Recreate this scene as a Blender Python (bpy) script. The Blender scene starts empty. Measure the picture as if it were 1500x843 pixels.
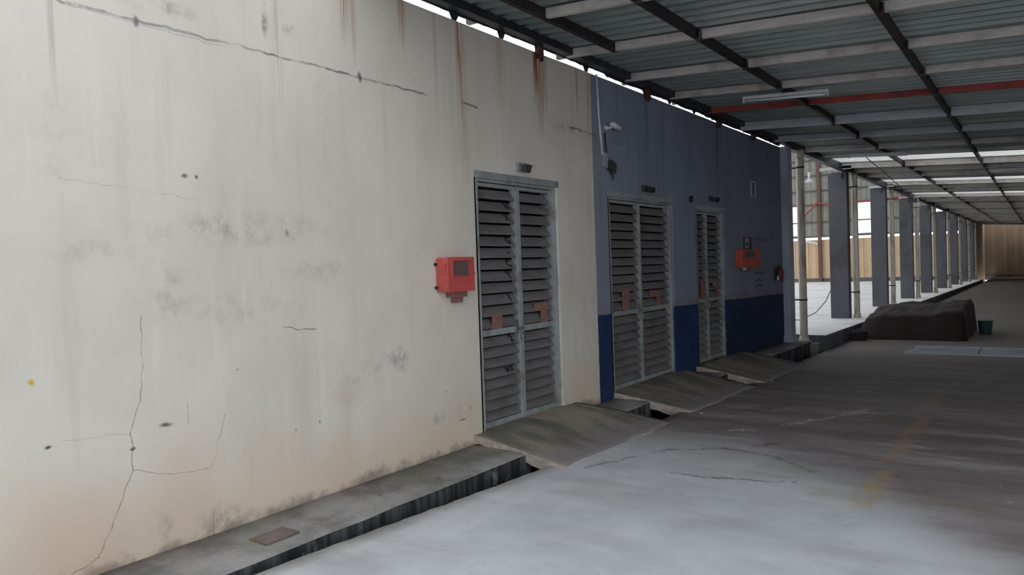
import bpy, bmesh, math, random
from mathutils import Vector, Matrix, noise
rnd = random.Random(7)
S = bpy.context.scene
C = S.collection

# ------------------------------------------------------------ camera
def setup_camera():
    f, cx, cy = 1100.0, 750.0, 421.5
    Y = Vector((1525 - cx, 365 - cy, f)).normalized()          # the long wall runs along +Y
    D = Vector((0.035, 1.0, 0.0)); D.z = -(D.x * Y.x + D.y * Y.y) / Y.z; D.normalize()
    X = D.cross(Y); Z = -D
    right = Vector((X.x, Y.x, Z.x)); up = -Vector((X.y, Y.y, Z.y)); back = -Vector((X.z, Y.z, Z.z))
    cam = bpy.data.cameras.new('camera'); o = bpy.data.objects.new('camera', cam); C.objects.link(o)
    cam.sensor_width = 36; cam.lens = 36 * f / 1500; cam.clip_start = .05; cam.clip_end = 500
    m = Matrix((right, up, back)).transposed().to_4x4(); m.translation = (0, 0, 1.6)
    o.matrix_world = m; S.camera = o
setup_camera()

# ------------------------------------------------------------ sky, sun, exposure
world = bpy.data.worlds.new('overcast_sky'); S.world = world; world.use_nodes = True
bg = world.node_tree.nodes['Background']
bg.inputs['Color'].default_value = (0.905, 0.95, 1.0, 1); bg.inputs['Strength'].default_value = 1.0
S.view_settings.view_transform = 'Standard'; S.view_settings.look = 'None'
S.view_settings.gamma = 1; S.view_settings.use_curve_mapping = False
S.view_settings.exposure = 0.62
S.cycles.use_denoising = True
S.cycles.max_bounces = 8; S.cycles.diffuse_bounces = 6; S.cycles.glossy_bounces = 3; S.cycles.transmission_bounces = 4

# ------------------------------------------------------------ node helpers
def srgb(r, g, b):
    f = lambda c: (c / 255 / 12.92) if c / 255 <= .04045 else ((c / 255 + .055) / 1.055) ** 2.4
    return (f(r), f(g), f(b), 1)
class NT:
    def __init__(s, name):
        s.m = bpy.data.materials.new(name); s.m.use_nodes = True; s.t = s.m.node_tree; s.n = s.t.nodes
        s.b = s.n['Principled BSDF']; s.geo = s.n.new('ShaderNodeNewGeometry'); s.pos = s.geo.outputs['Position']
    def lk(s, a, b): s.t.links.new(a, b)
    def put(s, sock, v):
        if hasattr(v, 'is_output'): s.lk(v, sock)
        elif isinstance(v, (tuple, list)) and len(v) == 3 and sock.type == 'RGBA': sock.default_value = (*v, 1)
        else: sock.default_value = v
    def noise(s, scale, detail=4, vec=None, stretch=None, rough=.55, out='Fac'):
        v = vec or s.pos
        if stretch:
            mp = s.n.new('ShaderNodeMapping'); s.lk(v, mp.inputs[0]); mp.inputs['Scale'].default_value = stretch; v = mp.outputs[0]
        n = s.n.new('ShaderNodeTexNoise'); s.lk(v, n.inputs['Vector']); n.inputs['Scale'].default_value = scale
        n.inputs['Detail'].default_value = detail; n.inputs['Roughness'].default_value = rough
        return n.outputs[out]
    def ramp(s, v, a, b, lo=0.0, hi=1.0):
        n = s.n.new('ShaderNodeMapRange'); n.interpolation_type = 'SMOOTHSTEP'; s.lk(v, n.inputs['Value'])
        n.inputs['From Min'].default_value = a; n.inputs['From Max'].default_value = b
        n.inputs['To Min'].default_value = lo; n.inputs['To Max'].default_value = hi
        return n.outputs['Result']
    def math(s, op, a, b=0.0):
        n = s.n.new('ShaderNodeMath'); n.operation = op; s.put(n.inputs[0], a); s.put(n.inputs[1], b); return n.outputs[0]
    def mix(s, fac, a, b, mode='MIX'):
        n = s.n.new('ShaderNodeMix'); n.data_type = 'RGBA'; n.blend_type = mode
        s.put(n.inputs[0], fac); s.put(n.inputs[6], a); s.put(n.inputs[7], b); return n.outputs[2]
    def xyz(s, v=None):
        n = s.n.new('ShaderNodeSeparateXYZ'); s.lk(v or s.pos, n.inputs[0]); return n.outputs
    def grp(s, g, **k):
        n = s.n.new('ShaderNodeGroup'); n.node_tree = g
        for a, v in k.items(): s.put(n.inputs[a], v)
        return n.outputs[0]
    def bump(s, h, strength=.3, dist=.01):
        n = s.n.new('ShaderNodeBump'); s.lk(h, n.inputs['Height']); n.inputs['Strength'].default_value = strength
        n.inputs['Distance'].default_value = dist; s.lk(n.outputs[0], s.b.inputs['Normal'])
    def done(s, col, rough=.7, metal=0.0, spec=None):
        s.put(s.b.inputs['Base Color'], col); s.put(s.b.inputs['Roughness'], rough); s.b.inputs['Metallic'].default_value = metal
        if spec is not None: s.b.inputs['Specular IOR Level'].default_value = spec
        return s.m

def vgroup(name, ins, build):
    g = bpy.data.node_groups.new(name, 'ShaderNodeTree')
    for n, t in ins: g.interface.new_socket(n, in_out='INPUT', socket_type=t)
    g.interface.new_socket('Mask', in_out='OUTPUT', socket_type='NodeSocketFloat')
    gi = g.nodes.new('NodeGroupInput'); go = g.nodes.new('NodeGroupOutput')
    def vm(op, a, b=None, c=None):
        n = g.nodes.new('ShaderNodeVectorMath'); n.operation = op; g.links.new(a, n.inputs[0])
        if b is not None:
            g.links.new(b, n.inputs['Scale'] if op == 'SCALE' else n.inputs[1])
        return n.outputs['Value'] if op in ('DOT_PRODUCT', 'LENGTH') else n.outputs['Vector']
    def m(op, a, b=None, clamp=False):
        n = g.nodes.new('ShaderNodeMath'); n.operation = op; n.use_clamp = clamp; g.links.new(a, n.inputs[0])
        if b is not None:
            if hasattr(b, 'is_output'): g.links.new(b, n.inputs[1])
            else: n.inputs[1].default_value = b
        return n.outputs[0]
    g.links.new(build(gi.outputs, vm, m, g), go.inputs[0]); return g
def _seg(i, vm, m, g):
    pa = vm('SUBTRACT', i['P'], i['A']); ba = vm('SUBTRACT', i['B'], i['A'])
    h = m('DIVIDE', vm('DOT_PRODUCT', pa, ba), vm('DOT_PRODUCT', ba, ba), True)
    d = vm('LENGTH', vm('SUBTRACT', pa, vm('SCALE', ba, h)))
    q = m('DIVIDE', d, i['W']); n = m('SUBTRACT', q, 1.0); n2 = m('MULTIPLY', n, -1.6, True); return n2
def _blob(i, vm, m, g):
    d = vm('LENGTH', vm('DIVIDE', vm('SUBTRACT', i['P'], i['A']), i['B']))
    n = m('SUBTRACT', d, 1.0); return m('MULTIPLY', n, -1.5, True)
V3 = 'NodeSocketVector'
SEG = vgroup('segment_mask', [('P', V3), ('A', V3), ('B', V3), ('W', 'NodeSocketFloat')], _seg)
BLOB = vgroup('blob_mask', [('P', V3), ('A', V3), ('B', V3)], _blob)

# ------------------------------------------------------------ materials
def mat_simple(name, col, rough=.6, metal=0, var=.15, scale=8, bump=0.0, dirt=None, dirt_amt=.5, stretch=None):
    t = NT(name); n = t.noise(scale, 5, stretch=stretch)
    c = t.mix(t.ramp(n, .3, .7), tuple(x * (1 - var) for x in col[:3]), tuple(min(1, x * (1 + var)) for x in col[:3]))
    if dirt:
        n2 = t.noise(scale * .45, 6); c = t.mix(t.ramp(n2, .5, .72, 0, dirt_amt), c, dirt[:3])
    if bump: t.bump(t.noise(scale * 6, 4), bump, .004)
    return t.done(c, rough, metal)

def mat_wall_left():
    t = NT('painted_plaster_wall'); P = t.pos
    # project to the wall plane (x = 0) and jitter so that edges and cracks wander
    mp = t.n.new('ShaderNodeVectorMath'); mp.operation = 'MULTIPLY'; t.lk(P, mp.inputs[0]); mp.inputs[1].default_value = (0, 1, 1)
    nz = t.noise(9, 5, out='Color'); sb = t.n.new('ShaderNodeVectorMath'); sb.operation = 'SUBTRACT'; t.lk(nz, sb.inputs[0]); sb.inputs[1].default_value = (.5, .5, .5)
    sc = t.n.new('ShaderNodeVectorMath'); sc.operation = 'MULTIPLY'; t.lk(sb.outputs[0], sc.inputs[0]); sc.inputs[1].default_value = (0, .045, .045)
    ad = t.n.new('ShaderNodeVectorMath'); ad.operation = 'ADD'; t.lk(mp.outputs[0], ad.inputs[0]); t.lk(sc.outputs[0], ad.inputs[1]); Q = ad.outputs[0]
    QS = mp.outputs[0]
    x, y, z = t.xyz()
    big = t.noise(.9, 6); streak = t.noise(1.0, 6, stretch=(1, 7, .55)); fine = t.noise(30, 4)
    cream = t.mix(t.ramp(big, .3, .7), srgb(205, 198, 186)[:3], srgb(217, 211, 200)[:3])
    cream = t.mix(t.ramp(streak, .50, .74, 0, .28), cream, srgb(184, 178, 166)[:3])
    cream = t.mix(t.ramp(streak, .28, .42, .35, 0), cream, srgb(224, 219, 209)[:3])
    # warm damp tint near the foot of the wall
    wob = t.math('ADD', z, t.math('MULTIPLY', t.noise(1.6, 5), -.9))
    cream = t.mix(t.ramp(wob, -.35, .35, .55, 0), cream, srgb(214, 192, 166)[:3])
    # foot dirt
    w2 = t.math('ADD', z, t.math('MULTIPLY', t.noise(7, 6), -.30))
    cream = t.mix(t.ramp(w2, -.05, .04, .6, 0), cream, srgb(92, 86, 80)[:3])
    def blobs(c, lst, q=Q, soft=None, ns=None):
        for (by, bz, ry, rz, col, amt) in lst:
            mk = t.grp(BLOB, P=q, A=(0, by, bz), B=(1, ry, rz))
            if ns is not None: mk = t.math('MULTIPLY', mk, ns)
            c = t.mix(t.math('MULTIPLY', mk, amt), c, col[:3])
        return c
    GR = srgb(140, 137, 132); DK = srgb(60, 58, 56); RU = srgb(150, 84, 40); PE = srgb(205, 165, 130)
    spk = t.math('MULTIPLY', t.ramp(t.noise(10, 7, rough=.72), .42, .70), .8)
    cream = blobs(cream, [
        (3.69, .88, .14, .09, GR, .8), (4.08, .95, .16, .12, GR, .8), (3.9, .9, .45, .16, GR, .35), (2.30, 1.50, .14, .22, GR, .6), (2.75, 1.42, .45, .16, GR, .35),
        (2.6, 1.92, .30, .09, GR, .6), (3.0, 1.9, .5, .13, GR, .45), (3.35, 1.62, .35, .10, GR, .45), (2.55, 1.85, .9, .10, GR, .3),
        (3.0, 3.2, .03, .14, srgb(105, 85, 75), 1.0), (3.2, 3.17, .08, .05, srgb(105, 85, 75), 1.0), (2.3, 3.1, .32, .06, GR, .8), (4.5, .42, .10, .06, GR, .9),
        (4.86, .42, .25, .1, GR, .4), (2.55, .16, .22, .16, GR, .9), (6.6, 3.0, .4, .05, GR, .7), (2.2, .25, .12, .15, GR, .5), (1.75, 2.3, .08, .35, GR, .3),
        (6.95, 1.1, .25, .5, GR, .3), (1.9, 1.75, .3, .08, GR, .4), (3.45, 2.75, .10, .2, GR, .35)], ns=spk)
    cream = blobs(cream, [
        (2.24, .807, .045, .016, DK, .85), (1.64, .81, .022, .012, DK, .9), (2.05, .715, .022, .014, DK, .9), (2.414, 2.179, .028, .014, DK, .75), (2.489, 2.177, .014, .016, DK, .8),
        (3.10, 1.87, .018, .035, DK, .5), (1.582, 1.129, .020, .020, srgb(196, 172, 40), 1.0), (3.30, .62, .012, .012, DK, .7), (3.1, .6, .01, .01, DK, .6), (2.7, 1.05, .01, .01, DK, .6),
        (4.8, .36, .06, .01, DK, .7), (4.9, .43, .01, .03, DK, .6), (4.6, .62, .012, .012, DK, .7), (2.181, 2.985, .022, .04, srgb(90, 92, 98), .9), (3.79, 2.985, .022, .05, srgb(80, 80, 84), .9),
        (3.45, .3, .25, .35, PE, .28), (2.3, .45, .3, .5, PE, .16), (1.8, .3, .4, .4, PE, .2), (3.55, .75, .16, .14, srgb(205, 175, 160), .35)])
    # rust runs below the roof brackets
    sts = t.ramp(t.noise(3.0, 6, stretch=(1, 16, .4)), .35, .6)
    cream = blobs(cream, [
        (4.93, 3.58, .05, .85, RU, .95), (4.95, 3.3, .10, 1.2, srgb(170, 140, 115), .5), (6.09, 3.6, .06, .6, srgb(120, 60, 28), 1.0), (6.16, 3.5, .12, .7, RU, .75), (6.27, 3.5, .03, .6, GR, .7),
        (6.86, 3.6, .03, .5, RU, .75), (3.66, 3.55, .055, .42, RU, .6), (3.74, 3.4, .05, .4, RU, .35), (4.25, 3.6, .06, .36, RU, .65), (5.5, 3.5, .12, .6, srgb(190, 160, 135), .6), (4.62, 3.5, .03, 1.0, GR, .4),
        (7.1, 3.6, .06, .9, srgb(160, 130, 105), .6), (3.1, 3.2, .05, .6, srgb(180, 160, 140), .5), (1.75, 2.9, .02, .5, GR, .4)], q=QS, ns=sts)
    # blue paint zone
    blue = t.mix(t.ramp(big, .3, .7), srgb(126, 134, 150)[:3], srgb(138, 146, 161)[:3])
    blue = t.mix(t.ramp(streak, .5, .75, 0, .5), blue, srgb(100, 108, 128)[:3])
    blue = t.mix(t.ramp(y, 9.0, 14, 0, .3), blue, srgb(104, 108, 122)[:3])  # light falling off towards the far end, put into the blue
    blue = blobs(blue, [(8.55, 3.5, .06, .8, DK, .6), (11.0, 3.4, .07, 1.0, DK, .6), (12.6, 3.4, .05, .9, DK, .5), (9.0, 2.9, .04, 1.2, DK, .35), (9.9, 3.2, .03, .9, DK, .3), (7.8, 3.0, .3, .06, DK, .3)], q=QS, ns=sts)
    # scraped band just above the navy dado
    zd = t.math('ADD', z, t.math('MULTIPLY', y, .0144))                     # dado line falls slightly along the wall
    band = t.math('MULTIPLY', t.ramp(zd, 1.30, 1.17), t.ramp(t.noise(5, 6, stretch=(1, .6, 2.5)), .38, .6))
    blue = t.mix(t.math('MULTIPLY', band, .75), blue, srgb(128, 112, 118)[:3])
    zj = t.math('ADD', zd, t.math('MULTIPLY', t.math('SUBTRACT', t.noise(18, 5), .5), .035))
    navy = t.mix(t.ramp(big, .3, .7), srgb(30, 50, 86)[:3], srgb(34, 60, 104)[:3])
    navy = t.mix(t.ramp(t.noise(4, 6), .55, .75, 0, .5), navy, srgb(30, 42, 70)[:3])
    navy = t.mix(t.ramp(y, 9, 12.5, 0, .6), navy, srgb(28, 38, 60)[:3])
    dado = t.ramp(zj, 1.152, 1.146)
    blue = t.mix(dado, blue, navy)
    yj = t.math('ADD', y, t.math('MULTIPLY', t.math('SUBTRACT', t.noise(20, 4), .5), .03))
    col = t.mix(t.ramp(yj, 7.155, 7.16), cream, blue)
    # cracks and the old cable scar
    segs = []
    def poly(pts, w, col, amt): 
        for a, b in zip(pts, pts[1:]): segs.append((a, b, w, col, amt))
    CK = srgb(105, 100, 95)
    poly([(2.127, 1.40), (2.12, 1.1), (2.099, .951), (2.037, .799), (2.051, .724), (2.045, .598), (1.948, .40), (1.852, .20), (1.64, .14)], .006, CK, .75)
    poly([(2.045, .598), (2.25, .53), (2.499, .50), (2.525, .561), (2.603, .80)], .004, CK, .7)
    poly([(1.7, .83), (2.037, .799)], .003, CK, .5)
    poly([(3.04, 1.275), (3.16, 1.245), (3.304, 1.24)], .006, srgb(80, 76, 72), .85)
    poly([(2.37, .90), (2.37, .78)], .005, CK, .7)
    poly([(2.5, .25), (2.5, .10)], .008, CK, .5)
    poly([(1.75, 2.12), (2.5, 2.05)], .004, CK, .35)
    poly([(1.70, 3.0), (1.841, 2.99), (3.0, 2.99)], .0125, srgb(122, 124, 128), .75)
    poly([(3.0, 2.99), (4.503, 2.98)], .0125, srgb(110, 108, 108), .85)
    poly([(4.93, 2.99), (5.15, 2.98)], .014, srgb(90, 84, 80), .8)
    poly([(6.7, 3.02), (7.26, 3.0)], .016, srgb(70, 68, 68), .8)
    poly([(1.86, 2.98), (2.8, 2.965)], .006, srgb(150, 150, 150), .7)
    brk = t.ramp(t.noise(5, 5, rough=.7), .36, .56, .25, 1)
    for a, b, w, cc, amt in segs:
        mk = t.math('MULTIPLY', t.grp(SEG, P=Q, A=(0, *a), B=(0, *b), W=w * (.62 if w < .01 else .85)), brk); col = t.mix(t.math('MULTIPLY', mk, amt), col, cc[:3])
    # illegible small stencilling is flat print next to the cabinet
    h = t.math('ADD', t.math('MULTIPLY', fine, .3), t.math('MULTIPLY', t.noise(4, 5), .7)); t.bump(h, .35, .012)
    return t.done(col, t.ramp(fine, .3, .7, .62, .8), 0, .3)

def mat_floor():
    t = NT('stained_concrete_yard'); x, y, z = t.xyz(); P = t.pos
    n1 = t.noise(.5, 6); n2 = t.noise(2.2, 7, rough=.65); n3 = t.noise(14, 6, rough=.7); lay = t.noise(1.1, 6, stretch=(.5, 2.2, 1), rough=.65)
    light = t.mix(t.ramp(n2, .3, .7), srgb(184, 187, 192)[:3], srgb(202, 205, 208)[:3])
    light = t.mix(t.ramp(t.noise(1.4, 6, stretch=(.5, 1.6, 1)), .52, .72, 0, .6), light, srgb(172, 168, 168)[:3])
    light = t.mix(t.ramp(lay, .58, .74, 0, .5), light, srgb(218, 220, 222)[:3])
    dark = t.mix(t.ramp(lay, .3, .65), srgb(112, 102, 102)[:3], srgb(150, 142, 141)[:3])
    dark = t.mix(t.ramp(n1, .5, .7, 0, .6), dark, srgb(116, 96, 92)[:3])
    dark = t.mix(t.ramp(n3, .60, .74, 0, .45), dark, srgb(190, 186, 182)[:3])
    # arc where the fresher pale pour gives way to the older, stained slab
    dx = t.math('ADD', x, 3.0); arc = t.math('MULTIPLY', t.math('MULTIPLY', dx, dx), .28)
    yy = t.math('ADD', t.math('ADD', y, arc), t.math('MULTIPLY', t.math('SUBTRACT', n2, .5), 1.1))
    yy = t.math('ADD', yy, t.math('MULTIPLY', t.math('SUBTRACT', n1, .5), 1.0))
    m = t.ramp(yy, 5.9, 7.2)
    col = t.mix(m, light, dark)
    col = t.mix(t.ramp(y, 11, 19, 0, .65), col, srgb(98, 86, 82)[:3])      # older slab turns darker and browner further in
    # pale worn smears in the middle
    sm = t.math('MULTIPLY', t.ramp(t.noise(1.8, 7, stretch=(.45, 1.8, 1), rough=.7), .52, .66), t.math('MULTIPLY', t.ramp(y, 5.0, 6.5), t.ramp(y, 10.5, 8)))
    col = t.mix(t.math('MULTIPLY', sm, .55), col, srgb(186, 184, 184)[:3])
    col = t.mix(t.ramp(t.noise(9, 7, rough=.75), .56, .72, 0, .22), col, srgb(112, 106, 104)[:3])
    col = t.mix(t.ramp(t.noise(.8, 6, stretch=(.6, 1.5, 1), rough=.6), .52, .66, 0, .25), col, srgb(120, 108, 104)[:3])
    # faded yellow lane line, worn away in places
    mp = t.n.new('ShaderNodeVectorMath'); mp.operation = 'MULTIPLY'; t.lk(P, mp.inputs[0]); mp.inputs[1].default_value = (1, 1, 0)
    nz = t.noise(6, 5, out='Color'); sb = t.n.new('ShaderNodeVectorMath'); sb.operation = 'MULTIPLY_ADD'; t.lk(nz, sb.inputs[0]); sb.inputs[1].default_value = (.16, .16, 0)
    t.lk(mp.outputs[0], sb.inputs[2]); q2 = t.n.new('ShaderNodeVectorMath'); q2.operation = 'SUBTRACT'; t.lk(sb.outputs[0], q2.inputs[0]); q2.inputs[1].default_value = (.08, .08, 0); Q = q2.outputs[0]
    ln = t.grp(SEG, P=Q, A=(-.93, 5.0, 0), B=(-1.02, 10.5, 0), W=.10)
    ln = t.math('MULTIPLY', ln, t.ramp(t.noise(3, 6), .36, .58))
    col = t.mix(t.math('MULTIPLY', ln, .55), col, srgb(176, 150, 112)[:3])
    for (a, b, w, c, amt) in [((-2.9, 5.0), (-2.6, 5.9), .035, (110, 108, 108), .6), ((-2.6, 5.9), (-2.2, 6.15), .04, (110, 108, 108), .6), ((-2.2, 6.15), (-1.75, 6.05), .04, (105, 102, 102), .65),
            ((-1.75, 6.05), (-1.4, 5.75), .05, (105, 102, 102), .6), ((-2.25, 5.2), (-1.95, 5.2), .03, (80, 80, 82), .75), ((-1.95, 5.22), (-1.55, 5.32), .045, (80, 80, 82), .7), ((-1.5, 5.35), (-1.42, 5.36), .035, (70, 70, 72), .8),
            ((-1.2, 5.2), (-.4, 5.4), .16, (150, 132, 108), .35), ((-2.0, 7.4), (-1.5, 8.6), .05, (196, 190, 184), .8), ((-2.4, 6.9), (-2.25, 7.0), .05, (205, 200, 195), .9),
            ((-2.6, 8.0), (-2.3, 8.6), .12, (110, 84, 74), .6), ((-2.0, 6.35), (-1.9, 6.5), .06, (120, 84, 70), .7)]:
        mk = t.grp(SEG, P=Q, A=(*a, 0), B=(*b, 0), W=w)
        mk = t.math('MULTIPLY', mk, t.ramp(n3, .35, .6)); col = t.mix(t.math('MULTIPLY', mk, amt), col, srgb(*c)[:3])
    # damp dirty margin along the drain
    ed = t.math('ADD', x, t.math('MULTIPLY', n2, .25)); col = t.mix(t.ramp(ed, -2.95, -3.2, 0, .35), col, srgb(96, 92, 92)[:3])
    h = t.math('ADD', t.math('MULTIPLY', n3, .4), n2); t.bump(h, .35, .012)
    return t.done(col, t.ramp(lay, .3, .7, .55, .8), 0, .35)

def mat_apron():
    t = NT('damp_apron_concrete'); n2 = t.noise(2.4, 7, rough=.65); n3 = t.noise(12, 6)
    c = t.mix(t.ramp(n2, .35, .65), srgb(104, 102, 100)[:3], srgb(150, 147, 145)[:3])
    c = t.mix(t.ramp(t.noise(1.7, 6), .5, .7, 0, .7), c, srgb(112, 112, 100)[:3])
    c = t.mix(t.ramp(n3, .6, .72, 0, .5), c, srgb(78, 70, 68)[:3])
    c = t.mix(t.ramp(t.noise(4, 5), .62, .7, 0, .5), c, srgb(150, 122, 104)[:3])
    t.bump(t.math('ADD', n2, t.math('MULTIPLY', n3, .4)), .4, .012); return t.done(c, .7, 0, .35)
def mat_ramp():
    t = NT('ramp_concrete'); x = t.xyz()[0]; n2 = t.noise(1.6, 7, stretch=(.6, 2.0, 1), rough=.62); n3 = t.noise(20, 6, rough=.7)
    c = t.mix(t.ramp(n2, .35, .65), srgb(108, 103, 96)[:3], srgb(158, 148, 132)[:3])
    c = t.mix(t.ramp(t.noise(2.5, 6), .5, .68, 0, .5), c, srgb(92, 96, 88)[:3])
    c = t.mix(t.ramp(n3, .55, .7, 0, .4), c, srgb(170, 165, 155)[:3])
    fx = t.math('ADD', x, t.math('MULTIPLY', t.math('SUBTRACT', n2, .5), .7))
    c = t.mix(t.ramp(fx, -3.45, -3.12), c, srgb(138, 132, 132)[:3])      # yard dirt carried over the foot
    t.bump(t.math('ADD', n2, n3), .5, .012); return t.done(c, .85, 0, .25)
def mat_drain():
    t = NT('dark_drain_wall'); n = t.noise(2.0, 6, stretch=(2, 5, .5), rough=.7); n2 = t.noise(7, 5)  # dark grey drain walls with paler mottling
    c = t.mix(t.ramp(n, .4, .7), srgb(40, 40, 42)[:3], srgb(96, 98, 104)[:3])
    c = t.mix(t.ramp(n2, .6, .7, 0, .6), c, srgb(150, 146, 140)[:3]); t.bump(n2, .5, .01)
    return t.done(c, .8, 0, .3)
def mat_stripes(name, c1, c2, axis, pitch, rough=.6, dirt=None):
    t = NT(name); v = t.xyz()[axis]; a = t.math('FRACT', t.math('DIVIDE', v, pitch))
    c = t.mix(t.ramp(a, .42, .58), c1[:3], c2[:3]); n = t.noise(2.5, 6, stretch=(1, 1, .4))
    c = t.mix(t.ramp(n, .45, .7, 0, .5), c, (dirt or c1)[:3]); return t.done(c, rough)
def mat_roof():
    t = NT('green_grey_roof_sheet'); oi = t.n.new('ShaderNodeObjectInfo'); n = t.noise(2.2, 6, stretch=(.35, 3, 1)); n2 = t.noise(.8, 5)
    c = t.mix(t.ramp(n, .35, .65), srgb(134, 144, 144)[:3], srgb(156, 166, 165)[:3])
    c = t.mix(t.ramp(n2, .5, .7, 0, .35), c, srgb(132, 118, 110)[:3])
    c = t.mix(t.math('MULTIPLY', oi.outputs['Random'], .35), c, srgb(100, 114, 114)[:3])
    return t.done(c, .36, .2, .5)
def mat_pvc(name, col, stain):
    t = NT(name); n = t.noise(3.5, 6, stretch=(3, 3, .5), rough=.65)
    c = t.mix(t.ramp(n, .48, .68, 0, .6), col[:3], stain[:3]); return t.done(c, .5)

M = {}
M['wall'] = mat_wall_left(); M['floor'] = mat_floor(); M['apron'] = mat_apron(); M['ramp'] = mat_ramp(); M['drain'] = mat_drain(); M['roof'] = mat_roof()
M['edge_conc'] = mat_simple('pale_broken_concrete', srgb(168, 158, 146), .9, 0, .22, 14, .5, srgb(96, 90, 84), .6)
M['beam'] = mat_simple('weathered_white_beam', srgb(204, 198, 194), .5, .1, .12, 5, .1, srgb(120, 96, 86), .5, (1, 4, 4))
M['beam_blue'] = mat_simple('pale_blue_grey_beam', srgb(190, 198, 206), .5, .1, .1, 4, 0, srgb(120, 120, 120), .4, (1, 4, 4))
M['beam_red'] = mat_simple('red_oxide_beam', srgb(168, 74, 66), .6, 0, .15, 5, 0, srgb(90, 50, 44), .5, (1, 4, 4))
M['purlin'] = mat_simple('dark_steel', srgb(44, 38, 38), .6, .2, .25, 9, .2, srgb(80, 56, 44), .4)
M['gutter'] = mat_simple('dark_gutter_steel', srgb(52, 56, 62), .5, .3, .2, 4, 0, srgb(70, 60, 56), .5)
M['rust'] = mat_simple('rusty_bracket', srgb(62, 42, 34), .85, 0, .35, 20, .4)
M['frame'] = mat_simple('grey_green_door_frame', srgb(158, 164, 166), .45, .2, .14, 9, .1, srgb(96, 86, 80), .55)
M['slat'] = mat_simple('grey_louvre_steel', srgb(122, 118, 118), .5, .15, .12, 6, .1, srgb(92, 84, 80), .6, (1, .6, 3))
M['plate'] = mat_simple('rust_primer_plate', srgb(136, 98, 88), .8, 0, .15, 18, .2)
M['black_paint'] = mat_simple('black_stencil_paint', srgb(40, 38, 38), .8, 0, .2, 30)
M['blue_paint'] = mat_simple('dark_blue_stencil_paint', srgb(44, 48, 60), .8, 0, .2, 30)
M['red_box'] = mat_simple('red_enamel', srgb(190, 84, 80), .4, 0, .08, 10, 0, srgb(160, 60, 54), .5)
M['red_box_b'] = mat_simple('orange_red_enamel', srgb(194, 84, 68), .4, 0, .08, 10, 0, srgb(150, 56, 44), .5)
M['ext_red'] = mat_simple('dull_dark_red_enamel', srgb(120, 40, 42), .5, 0, .1, 10)
M['glass'] = mat_simple('dusty_window_pane', srgb(104, 84, 84), .25, 0, .1, 8)
M['black'] = mat_simple('black_plastic', srgb(34, 32, 34), .5, 0, .2, 12)
M['white'] = mat_simple('white_plastic', srgb(206, 208, 212), .4, 0, .06, 9)
M['conduit'] = mat_simple('white_conduit', srgb(205, 206, 208), .4, 0, .05, 9, 0, srgb(150, 146, 140), .4)
M['dkgrey'] = mat_simple('dark_grey_metal', srgb(74, 72, 74), .5, .3, .2, 12)
M['steel'] = mat_simple('worn_steel', srgb(150, 150, 154), .35, .7, .15, 20)
M['paper'] = mat_simple('grey_notice', srgb(150, 152, 160), .8, 0, .08, 30)
M['pipe'] = mat_pvc('stained_cream_pvc', srgb(226, 214, 200), srgb(150, 122, 106))
M['column'] = mat_simple('dark_grey_concrete', srgb(86, 88, 94), .75, 0, .12, 3, .25, srgb(66, 62, 62), .7, (1, 1, .4))
M['pilaster'] = mat_simple('pale_grey_blue_concrete', srgb(176, 182, 198), .75, 0, .08, 3, .2, srgb(100, 98, 100), .4, (1, 1, .3))
M['platform'] = mat_simple('pale_screed', srgb(228, 225, 222), .7, 0, .06, 1.2, .1, srgb(170, 164, 160), .5)
M['plat_side'] = mat_simple('dark_platform_face', srgb(96, 96, 100), .8, 0, .2, 3, .3, srgb(60, 56, 56), .6)
M['tan'] = mat_stripes('tan_sheet_wall', srgb(202, 172, 138), srgb(212, 184, 152), 0, .5, .7, srgb(180, 146, 112))
M['tan_end'] = mat_stripes('yellow_brown_sheet_wall', srgb(138, 118, 98), srgb(148, 128, 106), 0, .8, .7, srgb(116, 96, 78))
M['greenwall'] = mat_stripes('grey_green_sheet', srgb(132, 134, 124), srgb(148, 150, 140), 0, .4, .6, srgb(120, 106, 96))
M['girt'] = mat_simple('girt_steel', srgb(92, 86, 80), .6, .1, .1, 3)
M['brown'] = mat_simple('brown_post_paint', srgb(104, 76, 62), .6, 0, .15, 4)
M['inner'] = mat_simple('plain_inner_wall', srgb(170, 164, 156), .8, 0, .05, 1)
M['dull'] = mat_simple('dull_grey_brown_wall', srgb(104, 96, 90), .8, 0, .1, 1)
M['tarp'] = mat_simple('dark_maroon_tarpaulin', srgb(38, 22, 22), .75, 0, .25, 3, .4, srgb(36, 28, 30), .6)
M['bucket'] = mat_simple('teal_plastic', srgb(58, 98, 108), .5, 0, .15, 6, 0, srgb(40, 60, 66), .5)
M['cover'] = mat_simple('blue_grey_steel_cover', srgb(150, 166, 182), .45, .25, .12, 5, .1, srgb(84, 90, 98), .5, (.4, 3, 1))
M['cover_edge'] = mat_simple('bright_steel_edge', srgb(176, 184, 192), .4, .4, .1, 8)
M['cable'] = mat_simple('grey_cable', srgb(110, 106, 104), .6)
M['yard'] = mat_simple('yard_ground', srgb(150, 146, 140), .9, 0, .1, .4)
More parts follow.
